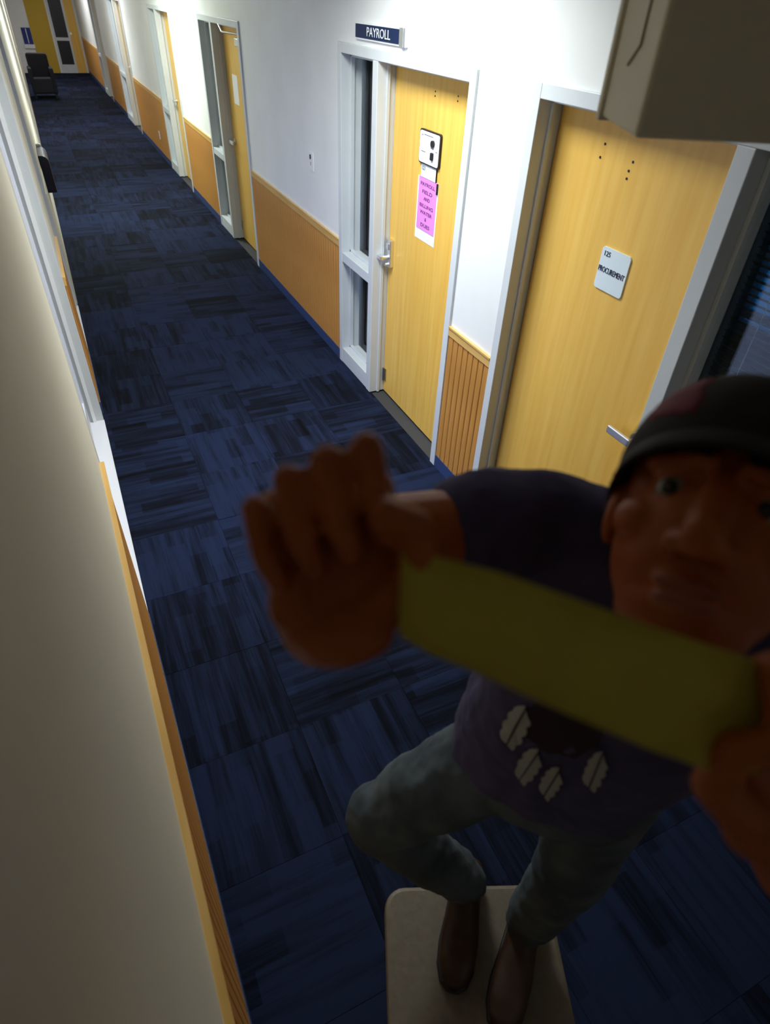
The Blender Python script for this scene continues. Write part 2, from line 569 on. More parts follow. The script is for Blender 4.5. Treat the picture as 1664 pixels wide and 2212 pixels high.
# old screw holes near the top of the procurement door
bm = bmesh.new()
for y, z in ((2.02, 1.93), (2.03, 1.885), (1.86, 1.90), (1.87, 1.87), (1.87, 1.845)):
    cyl(bm, (XD - 0.0006, y, z), (1, 0, 0), 0.0045, 0.003, 10)
obj('screw_hole', bm, M_BLACK, s1)
bm = bmesh.new()
for y, z in ((3.33, 1.95), (3.33, 1.93), (3.10, 1.955), (3.10, 1.935)):
    cyl(bm, (XD - 0.0006, y, z), (1, 0, 0), 0.004, 0.003, 10)
obj('screw_hole', bm, M_BLACK, s2)
# door closer on the third door
t = empty('door_closer', (XD, 7.0, 1.95))
boxobj('closer_body', [(XD - 0.06, XD, 6.86, 7.14, 1.89, 1.955)], M_STEEL, t, 0.006)
bm = bmesh.new()
cyl(bm, (XD - 0.03, 7.0, 1.97), (0, 0, 1), 0.02, 0.03)
limb(bm, (XD - 0.03, 7.0, 1.985), 0.009, (XD - 0.13, 7.28, 1.99), 0.009)
limb(bm, (XD - 0.13, 7.28, 1.99), 0.009, (XR - 0.0, 7.55, 2.05), 0.009)
obj('closer_arm', bm, M_BRASS, t)
tag(t, 'steel door closer at the top of the door below no sign', 'door closer')
t['label'] = 'steel door closer with bent arm atop the third door along the right wall'

# ------------------------------------------------------------------ wainscot: boards, rail and base on both walls
plank_r = None
PW = 0.052


def wainscot(name, ya, yb, side, boards=True, zt=0.94, thick=0.008):
    w = empty(name, (XR if side > 0 else lx((ya + yb) / 2), (ya + yb) / 2, 0), kind='structure')
    global plank_r

    def bx(a, b, t0, t1, z0, z1):
        if side > 0:
            return (XR - t1, XR - t0, a, b, z0, z1)
        return (XL + t0, XL + t1, a, b, z0, z1)
    ys = [ya, yb] if side > 0 or yb <= PIV + 0.01 and ya > PIV else [ya] + [y for y in (0, 1) if ya < y < yb] + [yb]
    rails, caps, base = [], [], []
    for a, b in zip(ys, ys[1:]):
        rails.append(bx(a, b, 0, 0.013, zt - 0.052, zt - 0.010))
        rails.append(bx(a, b, 0, 0.017, zt - 0.010, zt))
        base.append(bx(a, b, 0, 0.011, 0.0, 0.085))
    o = boxobj('chair_rail', rails, M_RAIL, w)
    o2 = boxobj('vinyl_base', base, M_BASE, w)
    if side < 0:
        shear_left(o)
        shear_left(o2)
    if boards:
        n = max(1, round((yb - ya) / PW))
        s = (yb - ya) / n
        if plank_r is None:
            bm = bmesh.new()
            h = PW / 2 - 0.0028
            box(bm, -thick / 2, thick / 2, -h, h, 0.085, zt - 0.052)
            bmesh.ops.bevel(bm, geom=[e for e in bm.edges if abs(e.verts[0].co.z - e.verts[1].co.z) > 0.1], offset=0.003, segments=1, profile=0.5, affect='EDGES')
            q = obj('plank', bm, M_PLANK)
            plank_r = q.data
            bpy.data.objects.remove(q)
        for i in range(n):
            y = ya + s * (i + 0.5)
            p = bpy.data.objects.new('plank', plank_r)
            COL.objects.link(p)
            p.location = ((XR - thick / 2) if side > 0 else lx(y) + thick / 2, y, 0)
            p.scale = (1, s / PW, 1)
            own(p, w)
    else:
        o3 = boxobj('panel', [bx(a, b, 0, thick, 0.085, zt - 0.052) for a, b in zip(ys, ys[1:])], M_PLANK, w)
        if side < 0:
            shear_left(o3)
    return w


wainscot('trim_1', 2.358, 2.775, 1)
wainscot('trim_2', 4.40, 6.74, 1)
wainscot('trim_3', 8.43, 10.08, 1)
wainscot('trim_4', 11.75, 14.86, 1)
wainscot('trim_5', 16.9, 19.4, 1, False)
wainscot('trim_6', 21.2, Y1, 1, False)
wainscot('trim_7', -0.6, 0.62, 1, False)
wainscot('trim_8', 0.0, 2.14, -1)
wainscot('trim_9', 4.20, 5.05, -1)
boxobj('trim_10', [(XL, XL + 0.004, 6.3, 12.0, 0.0, 0.93)], M_WALL_L, kind='structure')

# ------------------------------------------------------------------ left wall doorways: white doors deep in metal frames


def left_door(name, ya, yb, glazed=True):
    root = empty(name, (XL, (ya + yb) / 2, 0), kind='structure')
    boxobj('frame', [(XL - 0.14, XL + 0.001, ya, ya + 0.05, 0, FT), (XL - 0.14, XL + 0.001, yb - 0.05, yb, 0, FT), (XL - 0.14, XL + 0.001, ya + 0.05, yb - 0.05, FT - 0.05, FT)], M_FRAME, root, 0.003)
    boxobj('door_stop', [(XL - 0.065, XL - 0.045, yb - 0.066, yb - 0.05, 0, FT - 0.05)], M_WHITE, root)
    boxobj('threshold', [(XL - 0.14, XL + 0.004, ya + 0.05, yb - 0.05, -0.012, 0.010)], M_WDOOR, root, 0.002)
    n = 2 if yb - ya > 1.5 else 1
    w = (yb - ya - 0.1) / n
    for i in range(n):
        a0, a1 = ya + 0.053 + i * w, ya + 0.047 + (i + 1) * w
        x0, x1, zt, st = XL - 0.125, XL - 0.085, FT - 0.055, 0.075
        if not glazed:
            boxobj('door_slab', [(x0, x1, a0, a1, 0.012, zt)], M_WDOOR, root, 0.002)
            continue
        sl = boxobj('door_slab', [(x0, x1, a0, a0 + st, 0.012, zt), (x0, x1, a1 - st, a1, 0.012, zt), (x0, x1, a0 + st, a1 - st, zt - st, zt), (x0, x1, a0 + st, a1 - st, 0.012, 0.20)], M_WDOOR, root, 0.002)
        boxobj('door_glass', [(x0 + 0.016, x0 + 0.024, a0 + st, a1 - st, 0.20, zt - st)], M_GLASS_L, sl)
    return root


boxobj('ground', [(-9.0, XL - 1.0, Y0, Y1, -0.1, -0.02)], M_CONC, kind='structure')
boxobj('trim_12', [(XL - 1.0, XL - 0.14, 1.5, 7.0, -0.1, -0.008)], M_CONC, kind='structure')
left_door('door_7', *LDOORS[0])
left_door('door_8', *LDOORS[1])
left_door('door_9', *LDOORS[2], glazed=False)

# black rounded unit on the left wall with a steel-edged top
t = empty('drinking_fountain', (XL, 7.6, 0.7))
bm = bmesh.new()
vs = box(bm, XL + 0.002, XL + 0.085, 7.38, 7.86, 0.70, 1.02)
bmesh.ops.bevel(bm, geom=[e for e in bm.edges if abs(e.verts[0].co.y - e.verts[1].co.y) > 0.1 and (e.verts[0].co.x > XL + 0.05 and e.verts[0].co.z > 0.9)], offset=0.055, segments=6, profile=0.5, affect='EDGES')
obj('basin_body', bm, M_FOUNT, t, False, 0.006)
bm = bmesh.new()
box(bm, XL + 0.002, XL + 0.045, 7.86, 7.90, 0.90, 1.04)
obj('top_edge', bm, M_STEEL, t, False, 0.004)
tag(t, 'black rounded drinking fountain jutting from the left wall', 'fountain')

# ------------------------------------------------------------------ signs and papers on the right wall
NY = (0, -1, 0)              # reading direction on the right wall


def wall_text(name, body, size, x, y, z, m, parent, **k):
    return text(name, body, size, (x, y, z), NY, (0, 0, 1), m, parent, **k)


t = empty('payroll_sign', (XR, 3.8, 2.12))
boxobj('backing_plate', [(XR - 0.012, XR, 3.47, 4.12, 2.118, 2.196)], M_WHITE, t, 0.002)
boxobj('name_strip', [(XR - 0.016, XR - 0.011, 3.545, 4.112, 2.127, 2.188)], M_NAVY, t, 0.001)
boxobj('end_cap', [(XR - 0.024, XR - 0.010, 3.49, 3.53, 2.118, 2.196), (XR - 0.022, XR - 0.010, 3.47, 3.482, 2.118, 2.196)], M_METAL, t, 0.002)
wall_text('lettering', 'PAYROLL', 0.058, XR - 0.017, 3.80, 2.156, M_LETTER, t, width=0.30)
tag(t, 'navy payroll sign in a silver holder above the middle door', 'sign')

t = empty('room_plate', (XD, 1.81, 1.45))
bm = bmesh.new()
box(bm, XD - 0.006, XD, 1.738, 1.894, 1.452, 1.608)
bmesh.ops.bevel(bm, geom=[e for e in bm.edges if abs(e.verts[0].co.x - e.verts[1].co.x) > 0.004], offset=0.012, segments=4, profile=0.5, affect='EDGES')
obj('plate', bm, mat('plate_blue_white', (0.72, 0.82, 0.88), 0.4), t)
wall_text('number', '125', 0.026, XD - 0.0072, 1.862, 1.585, M_INK, t)
wall_text('lettering', 'PROCUREMENT', 0.030, XD - 0.0072, 1.818, 1.527, M_INK, t, width=0.145)
tag(t, 'pale plate lettered procurement with a number on the nearest wooden door', 'sign')

t = empty('status_plate', (XD, 3.33, 1.6))
bm = bmesh.new()
box(bm, XD - 0.012, XD, 3.215, 3.445, 1.612, 1.775)
bmesh.ops.bevel(bm, geom=[e for e in bm.edges if abs(e.verts[0].co.x - e.verts[1].co.x) > 0.004], offset=0.016, segments=4, profile=0.5, affect='EDGES')
obj('rim', bm, M_BLACK, t)
bm = bmesh.new()
box(bm, XD - 0.0145, XD - 0.011, 3.222, 3.438, 1.619, 1.768)
bmesh.ops.bevel(bm, geom=[e for e in bm.edges if abs(e.verts[0].co.x - e.verts[1].co.x) > 0.002], offset=0.013, segments=4, profile=0.5, affect='EDGES')
obj('face', bm, M_PAPER, t)
bm = bmesh.new()
cyl(bm, (XD - 0.018, 3.285, 1.722), (1, 0, 0), 0.017, 0.012, 20)
obj('knob', bm, M_BLACK, t)
bm = bmesh.new()
box(bm, XD - 0.026, XD - 0.012, 3.272, 3.298, 1.645, 1.682)
obj('knob', bm, M_BLACK, t, False, 0.005)
for y, z, w in ((3.34, 1.752, 0.10), (3.41, 1.748, 0.02), (3.39, 1.672, 0.05), (3.30, 1.70, 0.03), (3.245, 1.69, 0.02)):
    boxobj('printed_line', [(XD - 0.0152, XD - 0.0143, y - w / 2, y + w / 2, z - 0.0012, z + 0.0012)], M_INK, t)
tag(t, 'white black-rimmed status plate with two black knobs on the payroll door', 'sign')

t = empty('number_card', (XD, 3.34, 1.55))
boxobj('card', [(XD - 0.005, XD, 3.243, 3.418, 1.545, 1.612)], mat('card_blue_white', (0.74, 0.80, 0.85), 0.4), t)
wall_text('number', '121', 0.03, XD - 0.0058, 3.39, 1.59, M_INK, t)
boxobj('card_edge', [(XD - 0.008, XD, 3.239, 3.243, 1.545, 1.612)], M_BLACK, t)
tag(t, 'small white number card just above the pink notice', 'sign')

t = empty('pink_notice', (XD, 3.34, 1.26))
bm = bmesh.new()
box(bm, XD - 0.0032, XD - 0.0015, 3.225, 3.435, 1.272, 1.546)
obj('pink_sheet', bm, M_PINK, t)
for body, z, w in (('PAYROLL', 1.512, 0.165), ('FIELD', 1.474, 0.115), ('AND', 1.440, 0.07), ('BILLING', 1.402, 0.155), ('WATER', 1.367, 0.14), ('&', 1.335, 0.016), ('DUES', 1.300, 0.105)):
    wall_text('lettering', body, 0.026, XD - 0.0040, 3.33, z, M_PINKINK, t, width=w)
tag(t, 'bright pink notice with lines of lettering taped to the payroll door', 'paper')
t = boxobj('white_sheet', [(XD - 0.0014, XD, 3.212, 3.452, 1.214, 1.545)], M_PAPER)
tag(t, 'white sheet showing below and beside the pink notice', 'paper')
t = boxobj('marker_pen', [(XD - 0.012, XD, 3.214, 3.222, 1.49, 1.545)], M_BLACK, None, 0.003)
tag(t, 'thin dark pen upright at the top right edge of the pink notice', 'pen')
t = boxobj('paper_notice', [(XD - 0.0015, XD, 7.38, 7.58, 1.39, 1.64)], M_PAPER)
tag(t, 'plain white paper taped on the third door along the right wall', 'paper')

# wall switch / thermostat between the payroll frame and the third door
t = empty('wall_switch', (XR, 4.957, 1.33))
boxobj('plate', [(XR - 0.007, XR, 4.92, 4.995, 1.275, 1.40)], M_WHITE, t, 0.003)
boxobj('toggle', [(XR - 0.013, XR - 0.006, 4.968, 4.984, 1.352, 1.382)], M_INK, t, 0.001)
boxobj('slot', [(XR - 0.009, XR - 0.006, 4.968, 4.982, 1.31, 1.335)], M_STEEL, t, 0.001)
tag(t, 'white switch plate on the wall left of the payroll door', 'switch')
t = empty('wall_outlet', (XR, 12.58, 0.33))
boxobj('plate', [(XR - 0.018, XR - 0.011, 12.54, 12.62, 0.28, 0.395)], M_WHITE, t, 0.002)
boxobj('socket', [(XR - 0.020, XR - 0.017, 12.565, 12.595, 0.345, 0.375), (XR - 0.020, XR - 0.017, 12.565, 12.595, 0.30, 0.33)], M_STEEL, t)
tag(t, 'small white outlet low on the wooden wainscot far down the right wall', 'outlet')

# ------------------------------------------------------------------ far end of the corridor
YE = Y1
d10 = empty('door_10', (1.2, YE, 0), kind='structure')
boxobj('frame', [(0.96, 1.02, YE - 0.02, YE + 0.02, 0, FT), (1.38, 1.44, YE - 0.02, YE + 0.02, 0, FT), (1.70, 1.755, YE - 0.02, YE + 0.02, 0, FT), (1.02, 1.70, YE - 0.02, YE + 0.02, FT - 0.06, FT), (1.02, 1.38, YE - 0.02, YE + 0.02, 0.0, 0.22), (1.02, 1.38, YE - 0.02, YE + 0.02, 0.82, 0.90)], M_FRAME, d10)
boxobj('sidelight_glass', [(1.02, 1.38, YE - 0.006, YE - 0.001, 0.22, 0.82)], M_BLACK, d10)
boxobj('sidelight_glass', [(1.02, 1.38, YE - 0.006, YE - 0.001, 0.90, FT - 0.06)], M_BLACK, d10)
sl = boxobj('door_slab', [(1.44, 1.70, YE - 0.012, YE - 0.001, 0.01, FT - 0.06)], M_OAK, d10)
bm = bmesh.new()
cyl(bm, (1.47, YE - 0.03, 1.0), (0, 1, 0), 0.03, 0.04)
obj('handle', bm, M_METAL, sl)
boxobj('trim_11', [(0.36, 0.92, YE - 0.03, YE - 0.001, 0.0, 2.2)], M_MUSTARD, kind='structure')
t = empty('blue_notice_board', (0.22, YE, 0.7))
boxobj('board', [(0.10, 0.35, YE - 0.03, YE - 0.001, 0.72, 1.12)], M_BLUE, t)
boxobj('stripe', [(0.215, 0.235, YE - 0.034, YE - 0.03, 0.74, 1.10)], M_WHITE, t)
boxobj('ledge', [(0.08, 0.37, YE - 0.06, YE - 0.001, 0.62, 0.72)], M_WHITE, t)
tag(t, 'blue board with a white stripe on the far end wall', 'board')
t = empty('lounge_chair', (0.3, 20.4, 0))
boxobj('seat', [(0.02, 0.50, 20.1, 20.65, 0.10, 0.42)], M_CHAIR, t, 0.04)
boxobj('backrest', [(0.02, 0.50, 20.62, 20.8, 0.10, 0.88)], M_CHAIR, t, 0.05)
for x in (-0.02, 0.46):
    boxobj('armrest', [(x, x + 0.09, 20.1, 20.72, 0.10, 0.62)], M_CHAIR, t, 0.03)
for x in (0.0, 0.47):
    for y in (20.14, 20.72):
        boxobj('leg', [(x, x + 0.04, y, y + 0.04, 0, 0.11)], M_BLACK, t)
tag(t, 'black armchair at the far left end of the corridor', 'chair')

# ------------------------------------------------------------------ beige housing hanging from the ceiling, upper right
t = empty('ceiling_housing', (1.0, 0.75, 2.19))
A0, A1, A2 = Vector((0.688, 0.697)), Vector((0.775, 0.863)), Vector((1.20, 0.40))
e1 = Vector((0.905, -0.42)).normalized()
e2 = Vector((0.46, 0.888)).normalized()
ZB = 2.191
bm = bmesh.new()
pts = [A0, A0 + e1 * 0.62, A0 + e1 * 0.62 + e2 * 0.19, A0 + e2 * 0.19]
lo_ = [bm.verts.new((p.x, p.y, ZB)) for p in pts]
hi_ = [bm.verts.new((p.x, p.y, CEIL)) for p in pts]
for i in range(4):
    j = (i + 1) % 4
    bm.faces.new((lo_[i], lo_[j], hi_[j], hi_[i]))
bm.faces.new(lo_[::-1])
bm.faces.new(hi_)
obj('cabinet_shell', bm, M_BOX, t, False, 0.006)
bm = bmesh.new()     # back flange a little proud of the side
q = [A0 + e2 * 0.182 - e1 * 0.006, A0 + e2 * 0.20 - e1 * 0.006, A0 + e2 * 0.20 + e1 * 0.6, A0 + e2 * 0.182 + e1 * 0.6]
lo_ = [bm.verts.new((p.x, p.y, ZB - 0.004)) for p in q]
hi_ = [bm.verts.new((p.x, p.y, CEIL)) for p in q]
for i in range(4):
    j = (i + 1) % 4
    bm.faces.new((lo_[i], lo_[j], hi_[j], hi_[i]))
bm.faces.new(lo_[::-1])
bm.faces.new(hi_)
obj('back_flange', bm, M_BOX, t, False, 0.003)
bm = bmesh.new()     # pressed groove on the side panel
gp = [A0 + e2 * 0.105, A0 + e2 * 0.068, A0 + e2 * 0.068, A0 + e2 * 0.10]
gz = [2.262, 2.285, 2.375, 2.42]
gv = [Vector((p.x, p.y, z)) - Vector((e1.x, e1.y, 0)) * 0.0005 for p, z in zip(gp, gz)]
for a, b in zip(gv, gv[1:]):
    limb(bm, a, 0.0022, b, 0.0022, 8)
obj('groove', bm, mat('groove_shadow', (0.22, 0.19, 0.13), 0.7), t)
tag(t, 'beige metal housing hanging from the ceiling at the upper right', 'housing')

# ------------------------------------------------------------------ chair the person stands on
ce1 = Vector((0.919, -0.394, 0))
ce2 = Vector((-0.394, -0.919, 0))
cc = Vector((0.445, 0.235, 0))
ch = empty('step_chair', (cc.x, cc.y, 0))
rotz = math.atan2(ce1.y, ce1.x)
CM = Matrix.Translation(cc) @ Matrix.Rotation(rotz, 4, 'Z')


def chair_part(name, bm, m, bevel=0.0, smooth=False):
    bmesh.ops.transform(bm, matrix=CM, verts=bm.verts)
    return obj(name, bm, m, ch, smooth, bevel)


bm = bmesh.new()
box(bm, -0.225, 0.225, -0.24, 0.24, 0.405, 0.460)
bmesh.ops.bevel(bm, geom=[e for e in bm.edges if abs(e.verts[0].co.z - e.verts[1].co.z) > 0.02], offset=0.055, segments=6, profile=0.5, affect='EDGES')
chair_part('seat', bm, M_SEAT, 0.012)
bm = bmesh.new()
box(bm, -0.19, 0.19, -0.20, 0.20, 0.375, 0.405)
chair_part('seat_frame', bm, M_BLACK)
for sx in (-1, 1):
    for sy in (-1, 1):
        bm = bmesh.new()
        limb(bm, (sx * 0.175, sy * 0.185, 0.39), 0.016, (sx * 0.195, sy * 0.21, 0.016), 0.014, 12)
        chair_part('leg', bm, M_BLACK, 0, True)
tag(ch, 'chair with a beige round-cornered seat under the shoes of the person', 'chair')

# ------------------------------------------------------------------ the person
FACE = Vector((-0.70, -0.71, 0)).normalized()
LEFT = Vector((0.71, -0.70, 0)).normalized()
RSH, LSH = Vector((0.383, 0.376, 1.885)), Vector((0.622, 0.150, 1.875))
REL, LEL = Vector((0.142, 0.396, 1.93)), Vector((0.46, 0.02, 1.74))
RWR, LWR = px(705, 1340, 0.365), px(1700, 1780, 0.375)
NB = Vector((0.500, 0.262, 1.885))
PEL = Vector((0.55, 0.352, 1.29))
RHP, LHP = Vector((0.478, 0.412, 1.29)), Vector((0.622, 0.298, 1.29))
RKN, LKN = Vector((0.289, 0.53, 0.945)), Vector((0.612, 0.272, 0.92))
RAN, LAN = Vector((0.520, 0.435, 0.555)), Vector((0.607, 0.295, 0.555))

# head frame
Bk = -FWD


def rot_about(v, axis, deg):
    return Matrix.Rotation(math.radians(deg), 3, axis) @ v


hx, hy, hz = RGT.copy(), UPV.copy(), Bk.copy()
R_yaw = Matrix.Rotation(math.radians(-30), 3, hy)
R_pit = Matrix.Rotation(math.radians(-7), 3, hx)
R_rol = Matrix.Rotation(math.radians(-23), 3, hz)
HM = R_rol @ R_pit @ R_yaw
HX, HY, HZ = HM @ hx, HM @ hy, HM @ hz
HROT = Matrix((HX, HY, HZ)).transposed()
HC = px(1552, 1085, 0.440) - HZ * 0.066


def H(x, y, z):
    return HC + HX * x + HY * y + HZ * z


def hball(bm, c, r, sub=3):
    return ball(bm, H(*c), r, HROT, sub)


bm = bmesh.new()
# head: skull, face, jaw, nose, brow, cheeks, ears
hball(bm, (0, 0.030, -0.018), (0.076, 0.086, 0.096), 4)
hball(bm, (0, -0.030, 0.018), (0.066, 0.080, 0.068), 4)
hball(bm, (0, -0.078, 0.030), (0.050, 0.040, 0.046))
hball(bm, (0, -0.104, 0.050), (0.024, 0.020, 0.022))
limb(bm, H(0, 0.010, 0.076), 0.011, H(0, -0.034, 0.102), 0.014)
hball(bm, (0, -0.040, 0.100), (0.015, 0.012, 0.013))
for s in (-1, 1):
    hball(bm, (s * 0.014, -0.042, 0.090), (0.010, 0.009, 0.011))
    limb(bm, H(s * 0.014, 0.024, 0.079), 0.009, H(s * 0.048, 0.020, 0.062), 0.009)
    hball(bm, (s * 0.031, 0.0095, 0.0625), (0.0150, 0.0085, 0.0135))
    hball(bm, (s * 0.031, -0.0095, 0.0605), (0.0145, 0.0065, 0.0130))
    hball(bm, (s * 0.043, -0.026, 0.052), (0.024, 0.020, 0.022))
    hball(bm, (s * 0.077, -0.006, -0.012), (0.009, 0.031, 0.018))
    hball(bm, (s * 0.081, 0.010, -0.016), (0.006, 0.014, 0.016))
hball(bm, (0, -0.068, 0.079), (0.025, 0.007, 0.010))
hball(bm, (0, -0.080, 0.077), (0.022, 0.008, 0.011))
# neck
limb(bm, H(0, -0.06, -0.02), 0.056, NB + Vector((0, 0, -0.03)), 0.062)
# trunk
side = LEFT


def ring(c, rs, rf):
    return (c, side, FACE, rs, rf)


def tp(t):
    return PEL.lerp(NB, t)


loft(bm, [ring(tp(-0.10), 0.13, 0.09), ring(tp(0.05), 0.150, 0.105), ring(tp(0.3), 0.135, 0.10), ring(tp(0.6), 0.150, 0.105), ring(tp(0.85), 0.16, 0.10), ring(tp(0.97), 0.10, 0.07)])
# limbs
for a, b, c in ((RSH, REL, RWR), (LSH, LEL, LWR)):
    limb(bm, a, 0.052, b, 0.041)
    m_ = b.lerp(c, 0.3)
    limb(bm, b, 0.040, m_, 0.044)
    limb(bm, m_, 0.044, c, 0.029)
    limb(bm, NB + Vector((0, 0, -0.03)), 0.05, a, 0.05)
for a, b, c in ((RHP, RKN, RAN), (LHP, LKN, LAN)):
    limb(bm, a, 0.078, b, 0.054)
    m_ = b.lerp(c, 0.3)
    limb(bm, b, 0.054, m_, 0.053)
    limb(bm, m_, 0.053, c, 0.036)


def hand(bm, centre, roll, mirror, k=1.0):
    """closed fist seen from the palm side, thumb on +x (or -x when mirrored)"""
    rz = Matrix.Rotation(math.radians(roll), 3, Bk)
    X, Yv, Z = rz @ RGT, rz @ UPV, Bk

    def P(x, y, z):
        return centre + (X * (-x if mirror else x) + Yv * y + Z * z) * k
    # palm block
    limb(bm, P(-0.026, -0.040, 0.0), 0.018 * k, P(-0.030, 0.030, -0.004), 0.016 * k)
    limb(bm, P(-0.005, -0.044, 0.0), 0.018 * k, P(-0.008, 0.034, -0.004), 0.016 * k)
    limb(bm, P(0.018, -0.040, 0.0), 0.018 * k, P(0.012, 0.036, -0.004), 0.016 * k)
    limb(bm, P(0.026, -0.026, 0.002), 0.017 * k, P(0.032, 0.034, -0.004), 0.015 * k)
    limb(bm, P(-0.030, -0.030, 0.012), 0.015 * k, P(-0.026, 0.0, 0.008), 0.013 * k)
    limb(bm, P(-0.012, -0.052, 0.0), 0.021 * k, P(0.010, -0.052, 0.0), 0.021 * k)
    out = []
    # fingers: pinky .. index
    spec = [(-0.0350, 0.026, 0.0088, 0.80), (-0.0130, 0.038, 0.0100, 0.95), (0.0100, 0.044, 0.0104, 1.0), (0.0325, 0.048, 0.0100, 0.93)]
    for x, y, r, l in spec:
        r *= k * 0.945
        x *= 1.04
        mcp = P(x * 0.93, y - 0.010, -0.002)
        pip = P(x, y + 0.008, 0.036 * l + 0.002)
        dip = P(x * 0.98 + 0.001, y - 0.026 * l, 0.045 * l + 0.004)
        tip = P(x * 0.95 + 0.003, y - 0.047 * l, 0.030)
        limb(bm, mcp, r * 1.08, pip, r * 1.04)
        limb(bm, pip, r * 1.06, dip, r * 0.97)
        limb(bm, dip, r * 0.97, tip, r * 0.86)
        out.append((dip, tip, r))
    # thumb: leaves the side of the palm near its base and closes on the index finger
    t0, t1, t2, t3 = P(0.024, -0.040, 0.008), P(0.050, -0.022, 0.020), P(0.052, 0.006, 0.036), P(0.036, 0.016, 0.058)
    limb(bm, t0, 0.017 * k, t1, 0.0145 * k)
    limb(bm, t1, 0.0140 * k, t2, 0.0115 * k)
    limb(bm, t2, 0.0115 * k, t3, 0.0098 * k)
    return P, t2, t3


RHC, LHC = px(718, 1188, 0.335), px(1690, 1615, 0.350)
PR, rt2, rt3 = hand(bm, RHC, 11, False, 0.86)
PL, lt2, lt3 = hand(bm, LHC, -8, True, 0.90)
limb(bm, RWR, 0.028, PR(-0.002, -0.050, 0.0), 0.022)
limb(bm, LWR, 0.028, PL(-0.002, -0.050, 0.0), 0.022)
# feet inside the shoes
for an, d in ((RAN, Vector((-0.70, -0.71, 0))), (LAN, Vector((-0.80, -0.60, 0)))):
    d.normalize()
    limb(bm, an, 0.036, an + Vector((0, 0, -0.05)) - d * 0.02, 0.032)
    limb(bm, an + Vector((0, 0, -0.055)), 0.032, an + d * 0.13 + Vector((0, 0, -0.068)), 0.024)
body = obj('person', remesh(bm, 0.0028, 3), M_SKIN, None, True)
tag(body, 'person in dark cap, navy shirt and jeans standing on the chair, stretching tape', 'person')

# eyes
for s in (-1, 1):
    bm = bmesh.new()
    hball(bm, (s * 0.031, 0.001, 0.0655), 0.0118)
    e = obj('eye', bm, M_EYE, body, True)
    bm = bmesh.new()
    hball(bm, (s * 0.031 - 0.001, 0.000, 0.0735), (0.0068, 0.0068, 0.0045))
    obj('iris', bm, M_IRIS, e, True)
# lips
bm = bmesh.new()
hball(bm, (0, -0.0685, 0.083), (0.023, 0.0055, 0.0075))
hball(bm, (0, -0.0795, 0.081), (0.020, 0.0065, 0.008))
obj('lips', remesh(bm, 0.0015, 2), M_LIP, body, True)
# eyebrows and short hair at the temples
bm = bmesh.new()
for s in (-1, 1):
    limb(bm, H(s * 0.014, 0.027, 0.086), 0.0035, H(s * 0.034, 0.031, 0.079), 0.004)
    limb(bm, H(s * 0.034, 0.031, 0.079), 0.004, H(s * 0.052, 0.025, 0.062), 0.003)
obj('eyebrows', bm, M_CAP, body, True)
bm = bmesh.new()
hball(bm, (0, 0.018, -0.034), (0.0785, 0.080, 0.085), 4)
for v in list(bm.verts):
    l = HROT.transposed() @ (v.co - HC)
    if l.z > 0.018:
        v.co -= HZ * (l.z - 0.018)
obj('hair', bm, M_CAP, body, True)
# cap: dome, maroon front panel, grey band, short peak
bm = bmesh.new()
hball(bm, (0, 0.036, -0.016), (0.084, 0.090, 0.104), 5)
dele = []
for v in bm.verts:
    l = HROT.transposed() @ (v.co - HC)
    if l.y < 0.034 - 0.26 * (0.09 - l.z):
        dele.append(v)
bmesh.ops.delete(bm, geom=dele, context='VERTS')
cap = obj('cap', bm, M_CAP, body, True)
sm = cap.modifiers.new('s', 'SOLIDIFY')
sm.thickness, sm.offset = 0.004, 1
bm = bmesh.new()
hball(bm, (0, 0.036, -0.016), (0.0885, 0.0945, 0.1085), 5)
dele = []
for v in bm.verts:
    l = HROT.transposed() @ (v.co - HC)
    if not (l.y > 0.052 and -0.070 < l.x < -0.030 and l.z > 0.0 and l.y < 0.112):
        dele.append(v)
bmesh.ops.delete(bm, geom=dele, context='VERTS')
pn = obj('cap_panel', bm, M_MAROON, cap, True)
sm = pn.modifiers.new('s', 'SOLIDIFY')
sm.thickness = 0.002
pn['label'] = 'maroon panel on the cap'
bm = bmesh.new()
rowa = []
for i in range(33):
    a = math.radians(-100 + 200 * i / 32)
    x, z = 0.0895 * math.sin(a), -0.016 + 0.1095 * math.cos(a)
    y = 0.034 - 0.26 * (0.09 - z)
    rowa.append((bm.verts.new(H(x, y - 0.004, z)), bm.verts.new(H(x * 0.985, y + 0.010, z * 0.985))))
for a, b in zip(rowa, rowa[1:]):
    bm.faces.new((a[0], b[0], b[1], a[1]))
bn = obj('cap_band', bm, M_BANDC, cap, True)
sm = bn.modifiers.new('s', 'SOLIDIFY')
sm.thickness = 0.003
bn['label'] = 'dark grey band of the cap'
bm = bmesh.new()
rows = []
for i in range(25):
    a = math.radians(-62 + 124 * i / 24)
    x, z = 0.088 * math.sin(a), -0.016 + 0.108 * math.cos(a)
    y = 0.034 - 0.26 * (0.09 - z)
    e = 0.026 * max(0.0, math.cos(a * 1.4))
    rows.append((bm.verts.new(H(x, y, z)), bm.verts.new(H(x * 1.03, y - 0.004, z + e * 0.6)), bm.verts.new(H(x * 1.05, y - 0.010, z + e))))
for a, b in zip(rows, rows[1:]):
    bm.faces.new((a[0], b[0], b[1], a[1]))
    bm.faces.new((a[1], b[1], b[2], a[2]))
pk = obj('cap_peak', bm, M_CAP, cap, True)
sm = pk.modifiers.new('s', 'SOLIDIFY')
sm.thickness = 0.003

